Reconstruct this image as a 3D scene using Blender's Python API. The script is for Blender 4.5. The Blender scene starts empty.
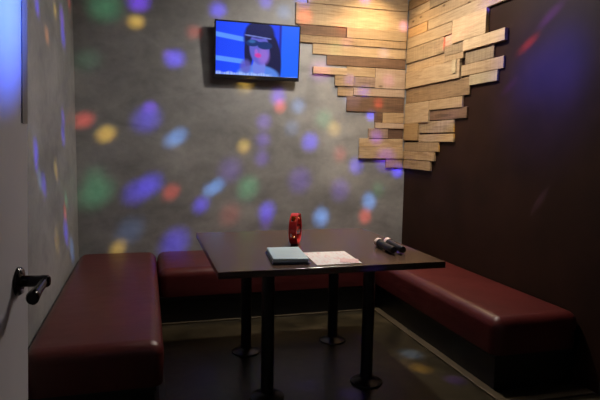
import bpy, bmesh, math, random
from mathutils import Vector, Matrix
random.seed(7)
C = bpy.context.scene.collection

# ------------------------------------------------------------------ measured layout (metres)
XL, XR, YB, YN, ZC = -0.56, 2.45, 4.85, 0.42, 3.0     # left / right / back / near walls, ceiling
P_CORNER, P_MAIN, P_FILL, P_HALL, P_PARTY, SCREEN = 10, 44, 7, 1, 950, 1.0
BACK_PLANKS = [
    (1.420, 2.415, 2.73, 2.82, 'pale'),
    (1.422, 2.415, 2.655, 2.73, 'pale'),
    (1.312, 2.415, 2.467, 2.655, 'pale'),
    (1.342, 1.804, 2.377, 2.465, 'brown'),
    (1.804, 2.415, 2.377, 2.467, 'pale'),
    (1.343, 2.415, 2.307, 2.372, 'tan'),
    (1.478, 2.415, 2.21, 2.305, 'pale'),
    (1.615, 2.415, 2.12, 2.207, 'brown'),
    (1.482, 1.814, 2.033, 2.095, 'pale'),
    (1.814, 2.100, 2.027, 2.112, 'pale'),
    (2.104, 2.415, 1.927, 2.112, 'pink'),
    (1.698, 1.884, 1.932, 2.03, 'tan'),
    (1.887, 2.103, 1.932, 2.024, 'rose'),
    (1.730, 1.886, 1.842, 1.93, 'tan'),
    (1.889, 2.415, 1.85, 1.924, 'pink'),
    (1.822, 2.415, 1.702, 1.842, 'brown'),
    (2.111, 2.192, 1.603, 1.7, 'brown'),
    (2.195, 2.415, 1.603, 1.7, 'tan'),
    (2.114, 2.415, 1.55, 1.6, 'pink'),
    (2.049, 2.250, 1.453, 1.547, 'rose'),
    (2.253, 2.415, 1.453, 1.547, 'dark'),
    (1.959, 2.415, 1.373, 1.45, 'pale'),
    (1.957, 2.415, 1.26, 1.369, 'pale'),
    (2.242, 2.415, 1.172, 1.256, 'tan'),
]
RIGHT_PLANKS = [
    (4.404, 4.845, 2.672, 2.76, 'honey'),
    (3.824, 4.405, 2.68, 2.77, 'tan'),
    (4.432, 4.845, 2.592, 2.67, 'pale'),
    (3.816, 4.425, 2.592, 2.678, 'grey'),
    (3.437, 4.845, 2.502, 2.588, 'tan'),
    (4.471, 4.845, 2.412, 2.498, 'honey'),
    (3.267, 4.444, 2.412, 2.498, 'pale'),
    (4.050, 4.845, 2.31, 2.408, 'pale'),
    (3.570, 4.032, 2.224, 2.41, 'pale'),
    (4.033, 4.159, 2.224, 2.307, 'pink'),
    (4.165, 4.845, 2.172, 2.305, 'grey'),
    (3.867, 4.152, 2.14, 2.22, 'grey'),
    (4.155, 4.845, 2.088, 2.168, 'tan'),
    (3.861, 4.146, 2.088, 2.137, 'tan'),
    (3.338, 3.860, 2.134, 2.22, 'pale'),
    (3.478, 3.845, 2.034, 2.13, 'grey'),
    (3.355, 3.893, 1.944, 2.03, 'tan'),
    (3.902, 4.845, 1.935, 2.084, 'pale'),
    (3.415, 3.767, 1.862, 1.94, 'tan2'),
    (3.763, 4.845, 1.792, 1.931, 'brown2'),
    (4.381, 4.845, 1.6, 1.788, 'pale'),
    (3.851, 4.377, 1.702, 1.788, 'tan'),
    (3.787, 4.369, 1.612, 1.698, 'brown'),
    (3.967, 4.555, 1.503, 1.605, 'grey'),
    (4.562, 4.845, 1.438, 1.597, 'honey2'),
    (3.959, 4.547, 1.423, 1.49, 'pale'),
    (4.191, 4.845, 1.338, 1.42, 'tan'),
    (4.252, 4.845, 1.254, 1.334, 'tan'),
    (4.315, 4.845, 1.166, 1.25, 'tan'),
]
BEAMS = [
    (-0.043, 4.850, 2.542, 0.061, (0.2, 0.05, 1), 1.05),
    (-0.312, 4.850, 2.471, 0.091, (0.03, 0.36, 0.15), 0.47250000000000003),
    (-0.069, 4.850, 2.377, 0.048, (1, 0.6, 0.08), 0.735),
    (0.248, 4.850, 2.093, 0.060, (0.07, 0.04, 1), 0.9450000000000001),
    (0.190, 4.850, 2.131, 0.036, (0.2, 0.05, 1), 0.315),
    (0.615, 4.850, 2.531, 0.055, (0.07, 0.04, 1), 0.8400000000000001),
    (0.409, 4.850, 2.330, 0.048, (1, 0.08, 0.06), 0.2625),
    (0.036, 4.850, 1.678, 0.041, (0.2, 0.05, 1), 0.735),
    (0.011, 4.850, 1.576, 0.083, (0.07, 0.04, 1), 0.5775000000000001),
    (-0.323, 4.850, 1.441, 0.053, (1, 0.6, 0.08), 0.8400000000000001),
    (-0.493, 4.850, 1.553, 0.053, (1, 0.08, 0.06), 0.525),
    (0.218, 4.850, 1.401, 0.053, (0.15, 0.4, 1), 0.525),
    (0.286, 4.850, 1.446, 0.053, (0.15, 0.4, 1), 0.525),
    (-0.080, 4.850, 0.949, 0.077, (0.07, 0.04, 1), 0.63),
    (0.038, 4.850, 1.018, 0.071, (0.07, 0.04, 1), 0.735),
    (0.206, 4.850, 0.947, 0.053, (1, 0.08, 0.06), 0.525),
    (0.546, 4.850, 0.963, 0.048, (0.15, 0.4, 1), 0.735),
    (0.617, 4.850, 1.007, 0.048, (0.15, 0.4, 1), 0.735),
    (0.850, 4.850, 1.359, 0.048, (1, 0.6, 0.08), 0.63),
    (0.890, 4.850, 0.979, 0.078, (0.03, 0.36, 0.15), 0.63),
    (1.032, 4.850, 1.579, 0.054, (0.2, 0.05, 1), 0.3675),
    (1.025, 4.850, 1.416, 0.054, (0.2, 0.05, 1), 0.3675),
    (1.017, 4.850, 1.253, 0.054, (0.2, 0.05, 1), 0.315),
    (1.160, 4.850, 1.808, 0.055, (0.2, 0.05, 1), 0.63),
    (1.180, 4.850, 1.727, 0.043, (1, 0.08, 0.06), 0.8400000000000001),
    (1.350, 4.850, 1.733, 0.055, (0.15, 0.4, 1), 0.3675),
    (0.856, 4.850, 1.892, 0.054, (1, 0.6, 0.08), 0.315),
    (1.472, 4.850, 1.406, 0.062, (0.07, 0.04, 1), 0.9450000000000001),
    (-0.412, 4.850, 0.943, 0.095, (0.03, 0.36, 0.15), 0.525),
    (-0.425, 4.850, 1.096, 0.059, (0.03, 0.36, 0.15), 0.21000000000000002),
    (1.205, 4.850, 2.562, 0.056, (0.15, 0.4, 1), 0.2625),
    (1.039, 4.850, 2.635, 0.050, (0.07, 0.04, 1), 0.525),
    (1.605, 4.850, 1.622, 0.068, (0.03, 0.36, 0.15), 0.42000000000000004),
    (1.706, 4.850, 1.541, 0.056, (1, 0.6, 0.08), 0.3675),
    (1.296, 4.850, 1.531, 0.055, (0.15, 0.4, 1), 0.21000000000000002),
    (1.069, 4.850, 0.764, 0.061, (0.07, 0.04, 1), 0.8400000000000001),
    (1.061, 4.850, 0.662, 0.049, (0.2, 0.05, 1), 0.315),
    (1.595, 4.850, 0.698, 0.063, (0.15, 0.4, 1), 1.05),
    (2.084, 4.850, 0.845, 0.058, (0.15, 0.4, 1), 0.9450000000000001),
    (2.047, 4.850, 0.698, 0.052, (1, 0.08, 0.06), 0.63),
    (0.466, 4.850, 0.829, 0.054, (0.07, 0.04, 1), 0.735),
    (2.175, 4.850, 0.952, 0.058, (0.03, 0.36, 0.15), 0.315),
    (1.381, 4.850, 1.051, 0.086, (0.2, 0.05, 1), 0.315),
    (1.781, 4.850, 0.955, 0.076, (0.2, 0.05, 1), 0.2625),
    (0.725, 4.850, 1.142, 0.083, (0.2, 0.05, 1), 0.21000000000000002),
    (2.239, 4.850, 1.245, 0.078, (0.2, 0.05, 1), 0.63),
    (1.938, 4.850, 1.185, 0.057, (0.07, 0.04, 1), 0.63),
    (2.372, 4.850, 1.138, 0.046, (0.07, 0.04, 1), 1.47),
    (1.772, 4.850, 1.298, 0.056, (1, 0.08, 0.06), 0.2625),
    (2.078, 4.850, 1.665, 0.038, (0.07, 0.04, 1), 1.26),
    (2.147, 4.850, 1.781, 0.039, (1, 0.08, 0.06), 1.1550000000000002),
    (2.137, 4.850, 1.456, 0.051, (0.2, 0.05, 1), 0.735),
    (-0.243, 4.850, 0.465, 0.048, (1, 0.6, 0.08), 0.525),
    (0.237, 4.850, 0.492, 0.090, (0.07, 0.04, 1), 0.63),
    (-0.142, 4.850, 0.619, 0.083, (0.15, 0.4, 1), 0.1575),
    (0.726, 4.850, 0.734, 0.072, (1, 0.08, 0.06), 0.1575),
    (-0.452, 4.850, 2.044, 0.072, (0.03, 0.36, 0.15), 0.1575),
    (1.381, 4.850, 2.673, 0.057, (0.07, 0.04, 1), 0.63),
    (1.393, 4.850, 2.533, 0.057, (1, 0.08, 0.06), 0.63),
    (1.973, 4.850, 2.733, 0.046, (0.2, 0.05, 1), 1.05),
    (1.771, 4.850, 2.482, 0.058, (1, 0.08, 0.06), 0.525),
    (2.381, 4.850, 2.518, 0.040, (0.8, 0.25, 0.8), 0.8400000000000001),
    (1.804, 4.850, 2.339, 0.045, (0.8, 0.25, 0.8), 0.42000000000000004),
    (2.182, 4.850, 2.253, 0.046, (0.5, 0.45, 1), 0.42000000000000004),
    (1.698, 4.850, 2.268, 0.057, (0.03, 0.36, 0.15), 0.42000000000000004),
    (1.844, 4.850, 1.983, 0.044, (0.07, 0.04, 1), 0.735),
    (1.989, 4.850, 1.888, 0.045, (0.07, 0.04, 1), 0.8400000000000001),
    (2.243, 4.850, 2.002, 0.052, (0.8, 0.25, 0.8), 0.315),
    (1.556, 4.850, 2.061, 0.075, (0.8, 0.25, 0.8), 0.3675),
    (1.879, 4.850, 1.808, 0.063, (0.5, 0.45, 1), 0.3675),
    (2.450, 4.061, 2.278, 0.043, (1, 0.08, 0.06), 3.0),
    (2.450, 3.538, 2.455, 0.048, (0.07, 0.04, 1), 3.0),
    (2.450, 4.190, 1.552, 0.052, (0.5, 0.45, 1), 0.8),
    (2.450, 4.099, 1.440, 0.043, (1, 0.6, 0.08), 0.6),
    (2.450, 2.910, 2.229, 0.028, (0.2, 0.05, 1), 9.0),
    (2.450, 2.977, 2.182, 0.021, (0.2, 0.05, 1), 7.0),
    (2.450, 3.127, 2.071, 0.025, (1, 0.08, 0.06), 12.0),
    (2.450, 3.289, 1.812, 0.022, (0.2, 0.05, 1), 5.0),
    (2.450, 2.921, 1.050, 0.021, (0.5, 0.45, 1), 1.6),
    (-0.560, 3.299, 2.109, 0.046, (0.07, 0.04, 1), 0.8400000000000001),
    (-0.560, 4.235, 2.240, 0.058, (0.2, 0.05, 1), 0.735),
    (-0.560, 4.260, 2.121, 0.058, (0.07, 0.04, 1), 0.9450000000000001),
    (-0.560, 3.590, 2.004, 0.040, (1, 0.3, 0.08), 0.525),
    (-0.560, 3.926, 2.225, 0.039, (1, 0.6, 0.08), 0.525),
    (-0.560, 4.637, 2.446, 0.047, (1, 0.08, 0.06), 0.525),
    (-0.560, 4.150, 1.538, 0.046, (0.07, 0.04, 1), 0.735),
    (-0.560, 4.128, 1.419, 0.051, (0.07, 0.04, 1), 0.8400000000000001),
    (-0.560, 3.139, 1.328, 0.043, (0.07, 0.04, 1), 0.8400000000000001),
    (-0.560, 3.128, 1.260, 0.035, (0.07, 0.04, 1), 0.63),
    (-0.560, 3.778, 1.191, 0.046, (1, 0.6, 0.08), 0.47250000000000003),
    (-0.560, 3.340, 1.133, 0.045, (0.07, 0.04, 1), 0.735),
    (-0.560, 4.187, 0.954, 0.041, (0.03, 0.36, 0.15), 0.63),
    (-0.560, 4.122, 0.875, 0.041, (1, 0.08, 0.06), 0.63),
    (-0.560, 4.143, 0.728, 0.062, (0.07, 0.04, 1), 0.8400000000000001),
    (-0.560, 4.435, 0.540, 0.066, (0.15, 0.4, 1), 0.525),
    (-0.560, 3.224, 1.163, 0.040, (0.15, 0.4, 1), 0.315),
    (-0.560, 3.736, 0.741, 0.065, (1, 0.6, 0.08), 0.21000000000000002),
    (1.688, 3.146, 0.000, 0.062, (0.15, 0.4, 1), 1.2),
    (1.642, 2.923, 0.000, 0.052, (1, 0.6, 0.08), 1.2),
    (1.756, 2.717, 0.000, 0.050, (0.2, 0.05, 1), 0.9),
    (1.079, 2.696, 0.000, 0.052, (0.07, 0.04, 1), 0.6),
    (1.425, 3.475, 0.000, 0.086, (0.07, 0.04, 1), 0.35),
    (0.979, 3.246, 0.000, 0.078, (0.07, 0.04, 1), 0.35),
    (0.867, 2.865, 0.000, 0.071, (0.07, 0.04, 1), 0.3),
    (1.349, 3.597, 0.000, 0.087, (1, 0.08, 0.06), 0.15),
    (-0.285, 1.302, 1.652, 0.112, (0.06, 0.15, 1), 2.2),
]
WASH = [
    (2.450, 3.088, 1.858, 0.142, (0.02, 0.045, 1), 2.2),
    (2.450, 2.820, 1.887, 0.175, (0.02, 0.045, 1), 2.4),
    (2.450, 2.950, 1.879, 0.345, (0.02, 0.045, 1), 1.6),
]

# ------------------------------------------------------------------ materials
def mat(name):
    m = bpy.data.materials.new(name); m.use_nodes = True
    nt = m.node_tree
    return m, nt, nt.nodes['Principled BSDF']

def simple(name, col, rough=.5, metal=0, coat=0, emis=None, spec=.5):
    m, nt, b = mat(name)
    b.inputs['Base Color'].default_value = (*col, 1)
    b.inputs['Roughness'].default_value = rough
    b.inputs['Metallic'].default_value = metal
    b.inputs['Coat Weight'].default_value = coat
    b.inputs['Specular IOR Level'].default_value = spec
    n = nt.nodes.new('ShaderNodeTexNoise'); n.inputs['Scale'].default_value = 40
    tc = nt.nodes.new('ShaderNodeTexCoord'); nt.links.new(tc.outputs['Object'], n.inputs['Vector'])
    mr = nt.nodes.new('ShaderNodeMapRange'); mr.inputs['To Min'].default_value = max(0, rough-.06); mr.inputs['To Max'].default_value = min(1, rough+.06)
    nt.links.new(n.outputs['Fac'], mr.inputs['Value']); nt.links.new(mr.outputs['Result'], b.inputs['Roughness'])
    return m

def noise(nt, vec, scale, detail=5, rough=.55, dist=0):
    n = nt.nodes.new('ShaderNodeTexNoise')
    n.inputs['Scale'].default_value = scale; n.inputs['Detail'].default_value = detail
    n.inputs['Roughness'].default_value = rough; n.inputs['Distortion'].default_value = dist
    nt.links.new(vec, n.inputs['Vector']); return n.outputs['Fac']

def ramp(nt, fac, stops):
    r = nt.nodes.new('ShaderNodeValToRGB'); e = r.color_ramp.elements
    while len(e) < len(stops): e.new(.5)
    for k, (p, c) in enumerate(stops):
        e[k].position = p; e[k].color = (*c, 1)
    nt.links.new(fac, r.inputs['Fac']); return r.outputs['Color']

def mapping(nt, out, scale, rot=(0, 0, 0)):
    mp = nt.nodes.new('ShaderNodeMapping'); mp.inputs['Scale'].default_value = scale
    mp.inputs['Rotation'].default_value = rot
    nt.links.new(out, mp.inputs['Vector']); return mp.outputs['Vector']

def mix(nt, a, b, fac, mode='MIX'):
    m = nt.nodes.new('ShaderNodeMix'); m.data_type = 'RGBA'; m.blend_type = mode
    for s, v in ((6, a), (7, b), (0, fac)):
        if hasattr(v, 'is_output'): nt.links.new(v, m.inputs[s])
        else: m.inputs[s].default_value = v
    return m.outputs[2]

def bump(nt, b, h, strength, dist=.01):
    bp = nt.nodes.new('ShaderNodeBump'); bp.inputs['Strength'].default_value = strength
    bp.inputs['Distance'].default_value = dist
    nt.links.new(h, bp.inputs['Height']); nt.links.new(bp.outputs['Normal'], b.inputs['Normal'])

def concrete():
    m, nt, b = mat('troweled_grey_plaster')
    tc = nt.nodes.new('ShaderNodeTexCoord').outputs['Object']
    a = noise(nt, mapping(nt, tc, (1, 1, 1.4)), 1.1, 4, .5, .4)
    c = noise(nt, mapping(nt, tc, (1, 1, 1.7), (0, .4, 0)), 3.4, 5, .55, .5)
    d = noise(nt, tc, 18, 4, .6)
    c1 = ramp(nt, a, [(.32, (.232, .238, .240)), (.68, (.350, .357, .360))])
    c2 = ramp(nt, c, [(.28, (.72, .72, .73)), (.5, (.97, .97, .97)), (.72, (1.15, 1.14, 1.12))])
    col = mix(nt, c1, c2, .9, 'MULTIPLY')
    c3 = ramp(nt, d, [(.35, (.88, .88, .88)), (.65, (1.06, 1.06, 1.06))])
    nt.links.new(mix(nt, col, c3, .6, 'MULTIPLY'), b.inputs['Base Color'])
    b.inputs['Roughness'].default_value = .5
    bump(nt, b, c, .08)
    return m

def paint(name, col, rough=.6, var=.25, spec=.5):
    m, nt, b = mat(name); b.inputs['Specular IOR Level'].default_value = spec
    tc = nt.nodes.new('ShaderNodeTexCoord').outputs['Object']
    n = noise(nt, tc, 3, 5); n2 = noise(nt, tc, 220, 2)
    lo = tuple(c*(1-var) for c in col); hi = tuple(c*(1+var) for c in col)
    nt.links.new(ramp(nt, n, [(.3, lo), (.7, hi)]), b.inputs['Base Color'])
    b.inputs['Roughness'].default_value = rough
    bump(nt, b, n2, .12, .002)
    return m

def wood(name, c_lo, c_hi, c_dark, saw=.4):
    c_lo, c_hi, c_dark = [tuple(.79*x for x in c) for c in (c_lo, c_hi, c_dark)]
    m, nt, b = mat(name)
    tc = nt.nodes.new('ShaderNodeTexCoord').outputs['Object']
    oi = nt.nodes.new('ShaderNodeObjectInfo')
    off = nt.nodes.new('ShaderNodeVectorMath'); off.operation = 'MULTIPLY_ADD'
    cmb = nt.nodes.new('ShaderNodeCombineXYZ')
    for k in range(3): nt.links.new(oi.outputs['Random'], cmb.inputs[k])
    nt.links.new(cmb.outputs[0], off.inputs[0]); off.inputs[1].default_value = (37, 19, 53); nt.links.new(tc, off.inputs[2])
    v = off.outputs[0]
    g1 = noise(nt, mapping(nt, v, (1.2, 8, 14)), 2.2, 6, .6, 1.5)
    g2 = noise(nt, mapping(nt, v, (3, 40, 60)), 2.5, 5, .7, .3)
    s = noise(nt, mapping(nt, v, (45, 2, 2)), 2.0, 2, .5)          # rough saw marks across the board
    col = ramp(nt, g1, [(.3, c_dark), (.45, c_lo), (.68, c_hi)])
    col = mix(nt, col, ramp(nt, g2, [(.35, (.72, .68, .62)), (.6, (1.08, 1.06, 1.03))]), .55, 'MULTIPLY')
    col = mix(nt, col, ramp(nt, s, [(.35, (.75, .72, .68)), (.6, (1.05, 1.05, 1.05))]), saw, 'MULTIPLY')
    # a few knots
    vo = nt.nodes.new('ShaderNodeTexVoronoi'); vo.inputs['Scale'].default_value = 2.6
    nt.links.new(mapping(nt, v, (1, 1, 2.4)), vo.inputs['Vector'])
    k = ramp(nt, vo.outputs['Distance'], [(.035, (.16, .09, .05)), (.085, (1, 1, 1))])
    col = mix(nt, col, k, .8, 'MULTIPLY')
    hv = nt.nodes.new('ShaderNodeHueSaturation')
    mr = nt.nodes.new('ShaderNodeMapRange'); mr.inputs['To Min'].default_value = .82; mr.inputs['To Max'].default_value = 1.15
    nt.links.new(oi.outputs['Random'], mr.inputs['Value']); nt.links.new(mr.outputs[0], hv.inputs['Value'])
    nt.links.new(col, hv.inputs['Color']); nt.links.new(hv.outputs[0], b.inputs['Base Color'])
    b.inputs['Roughness'].default_value = .72
    bump(nt, b, g2, .35, .004)
    return m

def vinyl():
    m, nt, b = mat('maroon_vinyl')
    tc = nt.nodes.new('ShaderNodeTexCoord').outputs['Object']
    n = noise(nt, tc, 4, 4); g = noise(nt, tc, 180, 3); w = noise(nt, mapping(nt, tc, (1, 1, 3)), 5, 3)
    nt.links.new(ramp(nt, n, [(.3, (.066, .0095, .009)), (.7, (.100, .015, .014))]), b.inputs['Base Color'])
    b.inputs['Roughness'].default_value = .36
    b.inputs['Specular IOR Level'].default_value = .5
    ad = nt.nodes.new('ShaderNodeMath'); ad.operation = 'MULTIPLY_ADD'
    nt.links.new(w, ad.inputs[0]); ad.inputs[1].default_value = 6; nt.links.new(g, ad.inputs[2])
    bump(nt, b, ad.outputs[0], .25, .003)
    return m

def floor_mat():
    m, nt, b = mat('polished_dark_floor')
    tc = nt.nodes.new('ShaderNodeTexCoord').outputs['Object']
    a = noise(nt, tc, 2.4, 7, .65, .8); c = noise(nt, tc, 14, 5, .6)
    col = ramp(nt, a, [(.3, (.012, .010, .006)), (.52, (.032, .026, .015)), (.72, (.080, .062, .036))])
    col = mix(nt, col, ramp(nt, c, [(.35, (.6, .6, .6)), (.65, (1.2, 1.2, 1.2))]), .6, 'MULTIPLY')
    nt.links.new(col, b.inputs['Base Color'])
    mr = nt.nodes.new('ShaderNodeMapRange'); mr.inputs['To Min'].default_value = .22; mr.inputs['To Max'].default_value = .42; b.inputs['Specular IOR Level'].default_value = .35
    nt.links.new(a, mr.inputs['Value']); nt.links.new(mr.outputs[0], b.inputs['Roughness'])
    return m

def tabletop_mat():
    m, nt, b = mat('dark_walnut_laminate')
    tc = nt.nodes.new('ShaderNodeTexCoord').outputs['Object']
    g = noise(nt, mapping(nt, tc, (1, 14, 14)), 3, 6, .6, .6)
    nt.links.new(ramp(nt, g, [(.3, (.052, .028, .018)), (.55, (.085, .048, .032)), (.75, (.125, .074, .048))]), b.inputs['Base Color'])
    b.inputs['Roughness'].default_value = .24; b.inputs['Specular IOR Level'].default_value = .4
    return m

M = dict(
    plaster=concrete(), maroon_wall=paint('dark_brown_wall_paint', (.0215, .0090, .0058), .6, .25, .12),
    ceiling=paint('charcoal_ceiling', (.03, .03, .032), .8), door=paint('grey_white_door_paint', (.72, .70, .76), .5, .05),
    edge=paint('pale_edge_paint', (.42, .40, .37), .5, .05), doorband=paint('grey_door_band', (.26, .245, .22), .6, .1),
    vinyl=vinyl(), floor=floor_mat(), top=tabletop_mat(),
    black=simple('black_laminate', (.006, .006, .007), .38), iron=simple('black_iron', (.008, .008, .009), .35, .2),
    border=paint('tan_border_strip', (.078, .058, .034), .4, .3), base=simple('black_baseboard', (.012, .012, .012), .45),
    handle=simple('black_door_hardware', (.012, .011, .010), .22, .6), steel=simple('brushed_steel', (.5, .5, .5), .3, 1),
    tvcase=simple('tv_black_plastic', (.010, .010, .012), .3), red=simple('red_plastic', (.62, .022, .018), .3),
    brass=simple('brass_jingle', (.85, .6, .25), .25, 1), gridw=simple('pinkish_silver_mesh', (.88, .70, .66), .5, 0),
    mic=simple('black_microphone_body', (.008, .008, .010), .35), caseb=simple('pale_blue_plastic', (.52, .70, .82), .4),
    cased=simple('dark_blue_plastic', (.05, .09, .14), .4),
)
WOODS = {
    'pale': wood('pale_pine', (.50, .36, .21), (.62, .46, .28), (.36, .24, .13), .2),
    'tan': wood('tan_pine', (.42, .29, .16), (.52, .37, .21), (.26, .17, .09), .5),
    'tan2': wood('light_weathered_pine', (.52, .42, .25), (.62, .50, .31), (.34, .26, .15), .3),
    'grey': wood('weathered_oak', (.34, .25, .15), (.44, .33, .20), (.20, .14, .08), .8),
    'honey': wood('honey_pine', (.45, .27, .12), (.56, .35, .16), (.30, .17, .07), .2),
    'honey2': wood('dull_honey_pine', (.36, .23, .10), (.42, .28, .13), (.27, .17, .07), .3),
    'pink': wood('pinkish_whitewashed_pine', (.52, .38, .27), (.62, .48, .36), (.38, .26, .18), .3),
    'rose': wood('rosy_weathered_pine', (.36, .25, .19), (.44, .32, .25), (.24, .16, .12), .5),
    'brown': wood('dark_brown_board', (.17, .095, .055), (.24, .14, .08), (.10, .055, .03), .5),
    'brown2': wood('mid_brown_board', (.25, .16, .08), (.32, .21, .11), (.16, .10, .05), .5),
    'dark': wood('dark_walnut_board', (.13, .07, .045), (.17, .10, .06), (.08, .045, .03), .3),
}

# ------------------------------------------------------------------ mesh helpers
def add_box(bm, lo, hi, bev=0, seg=2, M4=None):
    r = bmesh.ops.create_cube(bm, size=1.0)
    vs = r['verts']
    s = [hi[i]-lo[i] for i in range(3)]; c = [(hi[i]+lo[i])/2 for i in range(3)]
    for v in vs: v.co = Vector((v.co.x*s[0]+c[0], v.co.y*s[1]+c[1], v.co.z*s[2]+c[2]))
    if bev:
        es = list({e for v in vs for e in v.link_edges})
        r = bmesh.ops.bevel(bm, geom=es, offset=bev, segments=seg, profile=.5, affect='EDGES')
        vs = list({v for v in r['verts']} | {v for v in vs if v.is_valid})
    if M4 is not None:
        for v in vs: v.co = M4 @ v.co
    return vs

def add_lathe(bm, prof, seg=32, M4=None, ang=2*math.pi):
    rings = []
    for (r, z) in prof:
        ring = [bm.verts.new((r*math.cos(2*math.pi*k/seg), r*math.sin(2*math.pi*k/seg), z)) for k in range(seg)]
        rings.append(ring)
    for a, b in zip(rings, rings[1:]):
        for k in range(seg): bm.faces.new((a[k], a[(k+1) % seg], b[(k+1) % seg], b[k]))
    bm.faces.new(list(reversed(rings[0]))); bm.faces.new(rings[-1])
    if M4 is not None:
        for ring in rings:
            for v in ring: v.co = M4 @ v.co

def axis(p, d):          # matrix taking +Z to direction d at point p
    return Matrix.Translation(p) @ Vector((0, 0, 1)).rotation_difference(Vector(d)).to_matrix().to_4x4()

def obj(name, bm, m, parent=None, smooth=True, world=None):
    me = bpy.data.meshes.new(name); bmesh.ops.recalc_face_normals(bm, faces=bm.faces)
    bm.to_mesh(me); bm.free()
    if m is not None: me.materials.append(m)
    o = bpy.data.objects.new(name, me); C.objects.link(o)
    if parent is not None: o.parent = parent
    if smooth:
        for p in me.polygons: p.use_smooth = True
        me.set_sharp_from_angle(angle=math.radians(38))
    return o

def thing(name, label, cat, loc=(0, 0, 0), rotz=0, group=None):
    o = bpy.data.objects.new(name, None); C.objects.link(o); o.empty_display_size = .1
    o.location = loc; o.rotation_euler = (0, 0, rotz)
    o['label'] = label; o['category'] = cat
    if group: o['group'] = group
    return o

def tag(o, label, cat, group=None):
    o['label'] = label; o['category'] = cat
    if group: o['group'] = group
    return o

def struct(name, lo, hi, m, bev=0):
    bm = bmesh.new(); add_box(bm, lo, hi, bev)
    o = obj(name, bm, m, smooth=False); o['kind'] = 'structure'; return o

# ------------------------------------------------------------------ the setting
T = .12
struct('floor', (XL-T, -2.2, -.1), (XR+T, YB+T, 0), M['floor'])
struct('ceiling', (XL-T, -2.2, ZC), (XR+T, YB+T, ZC+.1), M['ceiling'])
struct('wall_back', (XL-T, YB, 0), (XR+T, YB+T, ZC), M['plaster'])
struct('wall_left', (XL-T, -2.2, 0), (XL, YB, ZC), M['plaster'])
struct('wall_right', (XR, -2.2, 0), (XR+T, YB, ZC), M['maroon_wall'])
# wall with the doorway the camera stands in
bm = bmesh.new()
add_box(bm, (XL, YN-T, 0), (-.385, YN, ZC)); add_box(bm, (.66, YN-T, 0), (XR, YN, ZC)); add_box(bm, (-.385, YN-T, 2.12), (.66, YN, ZC))
o = obj('wall_near', bm, M['plaster'], smooth=False); o['kind'] = 'structure'
struct('wall_hall', (XL, -2.2-T, 0), (XR, -2.2, ZC), M['plaster'])
# floor border strip following the benches
bm = bmesh.new()
add_box(bm, (.055, 2.2, 0), (.088, 4.118, .012), .003); add_box(bm, (.088, 4.098, 0), (1.83, 4.118, .012), .003)
add_box(bm, (1.83, 2.42, 0), (1.888, 4.118, .012), .003); add_box(bm, (1.83, 2.36, 0), (2.43, 2.42, .012), .003)
o = obj('trim_1', bm, M['border'], smooth=False); o['kind'] = 'structure'
struct('baseboard_right', (XR-.015, YN+.01, 0), (XR, 2.34, .09), M['base'], .003)

# door leaf, standing open along the left side
P0 = Vector((-.318, 1.457, 0)); ang = math.radians(4)
door = bpy.data.objects.new('door_1', None); C.objects.link(door); door['kind'] = 'structure'
door.location = P0; door.rotation_euler = (0, math.radians(1.7), -ang)       # local: free edge at y=0, leaf runs to -y, face at x=0
bm = bmesh.new(); add_box(bm, (-.042, -.96, .012), (0, 0, 2.08), .0015)
obj('door_leaf', bm, M['door'], door, smooth=False)
bm = bmesh.new(); add_box(bm, (.0002, -.050, 1.42), (.0022, -.008, 2.07), .0006)  # added strip whose grey imitates a darker band along the leaf
obj('edge_band', bm, M['doorband'], door, smooth=False)
hd = None
bm = bmesh.new()
HZ = 1.052; HY = -.088
add_lathe(bm, [(.0, 0), (.0335, 0), (.0335, .005), (.030, .009), (.015, .010), (.0135, .012), (.0135, .050), (.0145, .052), (.0145, .066), (.010, .071), (0, .072)][1:-1],
          36, axis((.0005, HY, HZ), (1, 0, 0)))
hd = obj('door_handle', bm, M['handle'], door)
bm = bmesh.new()
# lever: tapering rounded bar running back towards the hinge, dipping and flaring at its end
prof = [(0, .009, .012), (.03, .009, .012), (.06, .010, .0125), (.09, .0125, .015), (.106, .014, .016), (.111, .011, .013)]
rings = []
for (t, rx, rz) in prof:
    cy = HY-t; cz = HZ-.10*t; cx = .060
    rings.append([bm.verts.new((cx+rx*math.cos(a), cy, cz+rz*math.sin(a))) for a in [2*math.pi*k/16 for k in range(16)]])
for a, b in zip(rings, rings[1:]):
    for k in range(16): bm.faces.new((a[k], a[(k+1) % 16], b[(k+1) % 16], b[k]))
bm.faces.new(rings[0]); bm.faces.new(rings[-1])
obj('lever', bm, M['handle'], hd)
bm = bmesh.new()
add_lathe(bm, [(.0052, 0), (.0052, .003)], 14, axis((.0095, HY, HZ+.024), (1, 0, 0)))
add_lathe(bm, [(.0052, 0), (.0052, .003)], 14, axis((.0095, HY, HZ-.024), (1, 0, 0)))
obj('screw_cap', bm, M['steel'], hd)

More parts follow.
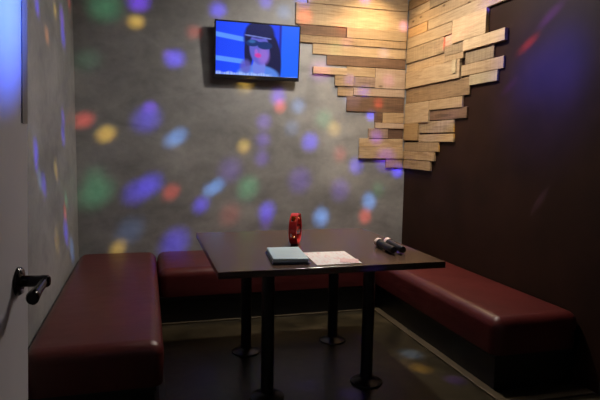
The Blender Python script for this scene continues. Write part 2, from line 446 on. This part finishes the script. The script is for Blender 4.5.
# ------------------------------------------------------------------ benches
def cushion_mesh(lx, ly, z0, z1, r=.062):
    bm = bmesh.new()
    add_box(bm, (0, 0, z0), (lx, ly, z1), 0)
    bmesh.ops.subdivide_edges(bm, edges=[e for e in bm.edges if abs(e.verts[0].co.y-e.verts[1].co.y) > .1], cuts=1, use_grid_fill=True)
    tops = [e for e in bm.edges if all(v.co.z > z1-1e-4 for v in e.verts) and not (len(e.link_faces) == 2 and all(f.normal.z > .9 for f in e.link_faces))]
    bm.normal_update()
    tops = [e for e in bm.edges if len(e.link_faces) == 2 and e.calc_face_angle(0) > .5 and max(v.co.z for v in e.verts) > z1-1e-4]
    bmesh.ops.bevel(bm, geom=tops, offset=r, segments=7, profile=.5, affect='EDGES')
    # a little puff: the top swells, the sides bow out
    for v in bm.verts:
        u = v.co.x/lx*2-1; w = v.co.y/ly*2-1
        t = (v.co.z-z0)/(z1-z0)
        if t > .6: v.co.z += .006*(1-u*u)
        bow = .006*math.sin(math.pi*min(1, max(0, t)))
        if abs(u) > .8: v.co.x += math.copysign(bow, u)
        if abs(w) > .95: v.co.y += math.copysign(bow, w)
    return bm

def bench(name, label, x0, x1, y0, y1, kick, seams=()):
    """kick = (dx0, dx1, dy0, dy1) insets of the black base under the cushion"""
    t = thing(name, label, 'bench', ((x0+x1)/2, (y0+y1)/2, 0), 0, 'maroon bench seats round the room')
    cx, cy = (x0+x1)/2, (y0+y1)/2
    bm = cushion_mesh(x1-x0, y1-y0, .215, .43)
    bmesh.ops.translate(bm, verts=bm.verts, vec=(x0-cx, y0-cy, 0))
    obj('seat_cushion', bm, M['vinyl'], t)
    a, b, c, d = kick
    bm = bmesh.new(); add_box(bm, (x0+a-cx, y0+c-cy, 0), (x1-b-cx, y1-d-cy, .215), .004)
    obj('base', bm, M['black'], t, smooth=False)
    bm = bmesh.new(); add_box(bm, (x0+max(a-.012, .002)-cx, y0+max(c-.014, .002)-cy, .19), (x1-max(b-.012, .002)-cx, y1-d-cy, .2145), .004)
    obj('top_rail', bm, M['black'], t, smooth=False)
    return t
bench('bench', 'long maroon vinyl bench along the left grey wall behind the open door', XL+.01, .068, 2.57, 4.84, (.0, .045, .02, .0))
bench('bench', 'maroon vinyl bench against the back wall beneath the television', .085, 1.848, 4.10, 4.84, (.0, .0, .02, .0))
bench('bench', 'long maroon vinyl bench along the dark brown wall', 1.865, XR-.01, 2.51, 4.84, (.022, .0, .018, .0))

# ------------------------------------------------------------------ table
TX0, TX1, TY0, TY1 = .328, 1.565, 2.565, 3.76
cx, cy = (TX0+TX1)/2, (TY0+TY1)/2
t = thing('table', 'large dark wood table on four black columns in the room centre', 'table', (cx, cy, 0))
bm = bmesh.new(); add_box(bm, (TX0-cx, TY0-cy, .724), (TX1-cx, TY1-cy, .76), .003)
obj('tabletop', bm, M['top'], t, smooth=False)
for (x, y) in ((.622, 2.77), (1.228, 2.82), (.625, 3.44), (1.258, 3.51)):
    bm = bmesh.new()
    add_lathe(bm, [(.092, 0), (.095, .004), (.093, .010), (.075, .018), (.045, .024), (.036, .032), (.035, .045), (.035, .715), (.060, .716), (.062, .724)], 40)
    o = obj('leg', bm, M['iron'], t); o.location = (x-cx, y-cy, 0)
    bm = bmesh.new()
    add_box(bm, (-.11, -.11, .7165), (.11, .11, .7238), .002)
    m = obj('mounting_plate', bm, M['iron'], o, smooth=False)

# ------------------------------------------------------------------ things on the table
ZT = .7605
# case
t = thing('flat_case', 'flat pale blue plastic case with a dark blue base on the table', 'case', (.735, 2.82, ZT), math.radians(-6))
bm = bmesh.new(); add_box(bm, (-.100, -.165, 0), (.100, .165, .010), .004, 3); obj('case_base', bm, M['cased'], t)
bm = bmesh.new(); add_box(bm, (-.094, -.160, .0102), (.094, .160, .031), .006, 3); obj('case_lid', bm, M['caseb'], t)
bm = bmesh.new()
for i in range(7): add_box(bm, (-.070, -.115+i*.036, .0311), (.070, -.100+i*.036, .0317))
m_l = simple('paler_blue_print', (.60, .74, .80), .5); obj('key_row', bm, m_l, t, smooth=False)
# papers
def paper_mat():
    m, nt, b = mat('printed_paper')
    tc = nt.nodes.new('ShaderNodeTexCoord').outputs['Object']
    w = nt.nodes.new('ShaderNodeTexWave'); w.bands_direction = 'Y'; w.inputs['Scale'].default_value = 14; w.inputs['Distortion'].default_value = 0
    nt.links.new(tc, w.inputs['Vector'])
    n = noise(nt, mapping(nt, tc, (30, 6, 1)), 2, 2)
    a = ramp(nt, w.outputs['Fac'], [(.55, (0, 0, 0)), (.65, (1, 1, 1))]); c = ramp(nt, n, [(.54, (0, 0, 0)), (.58, (1, 1, 1))])
    k = mix(nt, a, c, 1.0, 'MULTIPLY')
    nt.links.new(mix(nt, (.90, .87, .86, 1), (.78, .42, .44, 1), k), b.inputs['Base Color'])
    b.inputs['Roughness'].default_value = .6
    return m
PM = paper_mat()
def sheet(pts, z, th=.0006):
    bm = bmesh.new(); n = 8
    def P(u, v):
        a = Vector(pts[0]).lerp(Vector(pts[1]), u); b = Vector(pts[3]).lerp(Vector(pts[2]), u); p = a.lerp(b, v)
        return (p.x, p.y)
    g = [[[bm.verts.new((*P(i/n, j/n), z+dz+.0012*math.sin(3*i/n)*math.sin(2.5*j/n)*(1 if i else 0))) for dz in (0, th)] for j in range(n+1)] for i in range(n+1)]
    for i in range(n):
        for j in range(n):
            for k in (0, 1): bm.faces.new((g[i][j][k], g[i+1][j][k], g[i+1][j+1][k], g[i][j+1][k]))
    for i in range(n):
        for j in (0, n): bm.faces.new((g[i][j][0], g[i+1][j][0], g[i+1][j][1], g[i][j][1]))
        for j in (0, n): bm.faces.new((g[j][i][0], g[j][i+1][0], g[j][i+1][1], g[j][i][1]))
    return bm
o = obj('paper_sheet', sheet([(-.125, .165), (.125, .16), (.105, -.17), (-.145, -.165)], 0), PM); o.location = (.99, 2.78, ZT)
tag(o, 'white printed sheet with pink lines lying beside the blue case', 'paper')
bm = sheet([(-.05, .05), (.05, .05), (.05, -.05), (-.05, -.05)], 0)
o = obj('leaflet', bm, simple('pink_leaflet', (.80, .55, .56), .6)); o.location = (1.045, 2.675, ZT+.0026); o.rotation_euler.z = -.35
tag(o, 'small pink leaflet lying on top of the white sheet', 'leaflet')

# tambourine, standing on its rim, seen nearly edge on
R1, TH, W = .098, .011, .048
tb = thing('tambourine', 'red plastic tambourine standing upright on the dark table', 'tambourine', (.890, 3.21, ZT), math.radians(-26))
bm = bmesh.new()
N = 72
slots = [math.radians(a) for a in (48, 132, 200, 340)]
def inslot(a): return any(abs((a-s+math.pi) % (2*math.pi)-math.pi) < math.radians(12) for s in slots)
def ringpt(r, a, w): return (w, r*math.cos(a), R1+r*math.sin(a))    # ring axis along local x
def seg(a0, a1, w0, w1):
    vs = []
    for a in (a0, a1):
        for r in (R1-TH, R1):
            for w in (w0, w1): vs.append(bm.verts.new(ringpt(r, a, w)))
    for f in ((0, 1, 3, 2), (4, 6, 7, 5), (0, 4, 5, 1), (2, 3, 7, 6), (0, 2, 6, 4), (1, 5, 7, 3)): bm.faces.new([vs[k] for k in f])
for k in range(N):
    a0, a1 = 2*math.pi*k/N, 2*math.pi*(k+1)/N; am = (a0+a1)/2
    if inslot(am): seg(a0, a1, -W/2, -W/2+.009); seg(a0, a1, W/2-.009, W/2)
    else: seg(a0, a1, -W/2, W/2)
bmesh.ops.remove_doubles(bm, verts=bm.verts, dist=.00005)
obj('frame', bm, M['red'], tb)
bm = bmesh.new(); add_box(bm, (-.014, -.080, .085), (.014, .080, .111), .006, 3); obj('grip', bm, M['red'], tb)
for s in slots:
    for q in (-.0035, .0035):
        bm = bmesh.new(); c = Vector(ringpt(R1-TH/2, s+q*2.2/R1, 0)); 
        d = Vector((0, -math.sin(s), math.cos(s)))
        add_lathe(bm, [(.004, -.0006), (.0125, -.0012), (.0145, 0), (.0125, .0008), (.004, .0012)], 20, axis(c, d))
        obj('jingle', bm, M['brass'], tb)

# microphones lying side by side
def microphone(label, head, tail):
    h, tl = Vector(head), Vector(tail); d = (tl-h); L = d.length
    t = thing('microphone', label, 'microphone', (h.x, h.y, ZT), math.atan2(d.y, d.x), 'wireless microphones on the table')
    X = lambda x, z: axis((x, 0, z), (1, 0, -.010))
    z = .0282
    bm = bmesh.new()
    add_lathe(bm, [(.004, -.001), (.013, .002), (.0215, .009), (.0265, .020), (.0275, .032), (.026, .044), (.0225, .054)], 32, X(0, z)); obj('grille', bm, M['gridw'], t)
    bm = bmesh.new(); add_lathe(bm, [(.0245, .054), (.026, .056), (.026, .060), (.0240, .062)], 32, X(0, z)); obj('collar', bm, M['mic'], t)
    bm = bmesh.new(); add_lathe(bm, [(.0225, .060), (.0225, .075), (.0205, .10), (.0195, L-.075), (.021, L-.06), (.0215, L-.012), (.019, L-.003), (.014, L)], 32, X(0, z)); obj('body', bm, M['mic'], t)
    return t
microphone('black microphone with pale pinkish grille, further left of the pair', (1.375, 3.06), (1.362, 2.79))
microphone('black microphone with pale pinkish grille, nearer the right table edge', (1.440, 3.06), (1.418, 2.785))

# ------------------------------------------------------------------ wood cladding in the corner
THK = [.014, .020, .017, .026, .012, .022, .018]
cl = thing('wood_cladding', 'stepped reclaimed wood board cladding on the grey back wall beside the television', 'wood cladding', (1.9, YB, 1.0))
rp = thing('wood_cladding', 'stepped reclaimed wood board cladding on the dark brown right wall', 'wood cladding', (XR, 4.2, 1.0))
def plank(length, height, th, tone, parent, loc, rz):
    bm = bmesh.new(); add_box(bm, (-length/2, -th, -height/2), (length/2, 0, height/2), .0022, 2)
    for v in bm.verts: v.co.z += .0012*math.sin(v.co.x*9+length*31)
    o = obj('plank', bm, WOODS[tone], parent, smooth=False); o.location = loc; o.rotation_euler = (0, 0, rz)
for i, (a, b, z0, z1, tone) in enumerate(BACK_PLANKS):
    th = THK[i*3 % 7] if tone not in ('brown', 'dark') else .011
    plank(b-a, z1-z0, th, tone, cl, ((a+b)/2-1.9, -.001, (z0+z1)/2-1.0), 0)
for i, (a, b, z0, z1, tone) in enumerate(RIGHT_PLANKS):
    th = THK[(i*3+1) % 7] if tone not in ('brown', 'brown2') else .013
    if (i in (8, 14)): th = .029
    plank(b-a, z1-z0, th, tone, rp, (-.001, (a+b)/2-4.2, (z0+z1)/2-1.0), -math.pi/2)
# short upright offcut standing proud of the boards
bm = bmesh.new(); add_box(bm, (-.03, -.009, -.055), (.03, 0, .055), .002); o = obj('offcut', bm, WOODS['tan2'], rp, smooth=False)
o.location = (-.0255, 3.975-4.2, 2.035-1.0); o.rotation_euler = (0, 0, -math.pi/2)

# ------------------------------------------------------------------ television
TVW, TVH = .758, .484
tv = thing('television', 'flat screen television tilted on a wall bracket showing a woman in sunglasses', 'television', (.952, 4.775, 2.187))
tilt = math.radians(5)
RT = Matrix.Rotation(tilt, 4, 'X')           # leans forward: top nearer the room
def tvobj(name, bm, m, parent, smooth=False):
    for v in bm.verts: v.co = RT @ v.co
    return obj(name, bm, m, parent, smooth)
bm = bmesh.new(); add_box(bm, (-TVW/2, -.022, -TVH/2), (TVW/2, .012, TVH/2), .004); tvobj('housing', bm, M['tvcase'], tv)
bm = bmesh.new(); add_box(bm, (-.24, .012, -.15), (.24, .036, .14), .012); tvobj('back_cover', bm, M['tvcase'], tv)
bm = bmesh.new()
bw, bt, bb = .011, .012, .033
add_box(bm, (-TVW/2, -.026, -TVH/2), (TVW/2, -.0221, -TVH/2+bb), .001); add_box(bm, (-TVW/2, -.026, TVH/2-bt), (TVW/2, -.0221, TVH/2), .001)
add_box(bm, (-TVW/2, -.026, -TVH/2+bb), (-TVW/2+bw, -.0221, TVH/2-bt), .001); add_box(bm, (TVW/2-bw, -.026, -TVH/2+bb), (TVW/2, -.0221, TVH/2-bt), .001)
tvobj('bezel', bm, M['tvcase'], tv)
# picture: a fine grid coloured with the video frame
def sm(x, a, b):
    t = min(1, max(0, (x-a)/(b-a))); return t*t*(3-2*t)
def ell(u, v, cx, cy, rx, ry, s=.12, rot=0):
    dx, dy = u-cx, v-cy; c, s_ = math.cos(rot), math.sin(rot)
    dx, dy = dx*c+dy*s_, -dx*s_+dy*c
    d = math.sqrt((dx/rx)**2+(dy/ry)**2); return 1-sm(d, 1-s, 1+s)
def picture(u, v):        # u right 0..1.55, v up 0..1
    col = Vector((.01, .045, .85))
    L = lambda c, k: col.lerp(Vector(c), k)
    col = L((.01, .07, 1.0), .5+.5*math.sin(u*3))
    # light bars left, brighter panel right
    for (vc, hh) in ((.76-.14*u, .045), (.31-.09*u, .045)):
        k = (1-sm(abs(v-vc), hh*.7, hh*1.3))*(1-sm(u, .46, .56)); col = L((.10, .30, 1.0), k)
    col = L((.01, .13, 1.0), sm(u, 1.18, 1.24))
    col = L((.008, .02, .40), (1-sm(abs(u-1.19), .01, .03)))
    # hair
    h = max(ell(u, v, .80, .72, .29, .36), ell(u, v, 1.04, .36, .17, .50, .1, .12), ell(u, v, .60, .48, .08, .36))
    col = L((.006, .008, .06), h)
    # shoulders
    col = L((.10, .25, .85), ell(u, v, .78, .0, .40, .21)*.9)
    col = L((.16, .22, .78), ell(u, v, .80, .17, .12, .20))
    # face
    f = ell(u, v, .80, .53, .185, .31, .1, .1); col = L((.12, .12, .62), f)
    col = L((.28, .15, .66), ell(u, v, .88, .40, .10, .16, .5))
    # fringe, cap line
    col = L((.008, .012, .09), ell(u, v, .80, .87, .25, .15))
    col = L((.20, .25, .75), (1-sm(abs(v-(.78-.10*(u-.5))), .008, .018))*sm(u, .50, .56)*(1-sm(u, .98, 1.04))*.8)
    # sunglasses
    g = max(ell(u, v, .67, .63, .125, .065), ell(u, v, .90, .595, .14, .075)); col = L((.006, .03, .16), g)
    col = L((.05, .2, .6), ell(u, v, .66, .66, .06, .03, .6)*.6); col = L((.008, .03, .2), (1-sm(abs(v-.645), .01, .02))*sm(u, .72, .75)*(1-sm(u, .84, .87)))
    # lips, nose, hand
    col = L((.62, .05, .38), ell(u, v, .775, .40, .06, .045, .35, -.2)); col = L((.55, .15, .75), ell(u, v, .74, .47, .03, .05, .5)*.5)
    col = L((.12, .10, .50), ell(u, v, .55, .17, .10, .13, .4)*.8)
    # lower band of broken caption shapes
    col = L((.35, .50, .95), (1-sm(v, .035, .065+.02*math.sin(u*31)))*(.35+.65*abs(math.sin(u*13+math.sin(u*37)*2)))*(1-sm(u, .9, 1.1)))
    return col
sw0, sw1, sh0, sh1 = -TVW/2+bw, TVW/2-bw, -TVH/2+bb, TVH/2-bt
bm = bmesh.new(); NX, NY = 150, 96
lay = bm.verts.layers.float_color.new('picture')
gr = []
for i in range(NX+1):
    row = []
    for j in range(NY+1):
        v = bm.verts.new((sw0+(sw1-sw0)*i/NX, -.0228, sh0+(sh1-sh0)*j/NY)); c = picture(1.55*i/NX, j/NY)
        v[lay] = (c.x, c.y, c.z, 1); row.append(v)
    gr.append(row)
for i in range(NX):
    for j in range(NY): bm.faces.new((gr[i][j], gr[i+1][j], gr[i+1][j+1], gr[i][j+1]))
m_s, nt, b = mat('lit_screen')
at = nt.nodes.new('ShaderNodeAttribute'); at.attribute_name = 'picture'
b.inputs['Base Color'].default_value = (.01, .01, .01, 1); b.inputs['Roughness'].default_value = .25
nt.links.new(at.outputs['Color'], b.inputs['Emission Color']); b.inputs['Emission Strength'].default_value = SCREEN
tvobj('screen', bm, m_s, tv)
bm = bmesh.new(); add_box(bm, (-.11, .056, -.09), (.11, .074, .09), .003); add_box(bm, (-.02, .03, -.02), (.02, .060, .02), .003)
obj('wall_bracket', bm, M['iron'], tv, smooth=False)

# ------------------------------------------------------------------ light
def area(name, loc, size, power, col, direction=(0, 0, -1), spread=180):
    l = bpy.data.lights.new(name, 'AREA'); l.shape = 'DISK'; l.size = size; l.energy = power; l.color = col; l.spread = math.radians(spread)
    o = bpy.data.objects.new(name, l); C.objects.link(o); o.location = loc
    o.rotation_euler = Vector(direction).to_track_quat('-Z', 'Y').to_euler(); return o
area('downlight', (2.02, 4.52, 2.97), .10, P_CORNER, (1, .70, .36), spread=110)
area('ceiling_or_fill_lamp', (1.6, 3.75, 2.96), .16, P_MAIN, (1, .88, .76))
area('ceiling_or_fill_lamp', (1.2, 3.2, 2.96), .3, P_FILL, (1, .92, .88))  # unseen fill light, added to lift the dim parts of the room
area('hall_lamp', (.3, -.9, 2.95), .5, P_HALL, (1, .93, .95))

# party light under the ceiling: a cluster of lenses, each throwing a bundle of coloured beams
NB = 18
LENSES = [((1.90, 1.60, 2.80), BEAMS[q:q+NB]) for q in range(0, len(BEAMS), NB)] + [((.25, 2.6, 2.85), WASH)]  # WASH has its own added lens, placed to throw the blue wall glow
for q, (pos, beams) in enumerate(LENSES):
    ph = 2*math.pi*q/6
    SRC = Vector(pos)+Vector((.05*math.cos(ph), .05*math.sin(ph), 0))
    l = bpy.data.lights.new('party_light', 'POINT'); l.energy = P_PARTY; l.shadow_soft_size = .012; l.use_nodes = True
    nt = l.node_tree; em = next(n for n in nt.nodes if n.type == 'EMISSION')
    nrm = nt.nodes.new('ShaderNodeTexCoord').outputs['Normal']
    acc = None
    for (x, y, z, r, col, st) in beams:
        d = Vector((x, y, z))-SRC; D = d.length; d.normalize()
        a = math.atan(r/D)
        dot = nt.nodes.new('ShaderNodeVectorMath'); dot.operation = 'DOT_PRODUCT'
        nt.links.new(nrm, dot.inputs[0]); dot.inputs[1].default_value = d
        mr = nt.nodes.new('ShaderNodeMapRange')
        mr.inputs['From Min'].default_value = math.cos(a*1.9); mr.inputs['From Max'].default_value = 1.0
        nt.links.new(dot.outputs['Value'], mr.inputs['Value'])
        pw = nt.nodes.new('ShaderNodeMath'); pw.operation = 'POWER'; pw.inputs[1].default_value = 2.2
        nt.links.new(mr.outputs['Result'], pw.inputs[0])
        ma = nt.nodes.new('ShaderNodeVectorMath'); ma.operation = 'MULTIPLY_ADD'
        nt.links.new(pw.outputs[0], ma.inputs[0]); k = st*D*D/10
        ma.inputs[1].default_value = [c*k for c in col]
        if acc is None: ma.inputs[2].default_value = (0, 0, 0)
        else: nt.links.new(acc, ma.inputs[2])
        acc = ma.outputs[0]
    nt.links.new(acc, em.inputs['Color'])
    o = bpy.data.objects.new('party_light', l); C.objects.link(o); o.location = SRC

w = bpy.data.worlds.new('world'); bpy.context.scene.world = w; w.use_nodes = True
w.node_tree.nodes['Background'].inputs[0].default_value = (.02, .02, .022, 1)

# ------------------------------------------------------------------ camera
cam = bpy.data.cameras.new('camera'); cam.sensor_width = 36; cam.lens = 540/600*36; cam.clip_start = .02
co = bpy.data.objects.new('camera', cam); C.objects.link(co)
R = Matrix(((.96192121, .01158691, -.27308116), (-.27279934, .10274261, -.95656912), (.01697339, .99464049, .1019912)))
co.matrix_world = Matrix.Translation((0, 0, 1.38)) @ R.to_4x4()
sc = bpy.context.scene; sc.camera = co
sc.view_settings.view_transform = 'Standard'; sc.view_settings.look = 'None'
sc.view_settings.exposure = 0; sc.view_settings.gamma = 1; sc.view_settings.use_curve_mapping = False
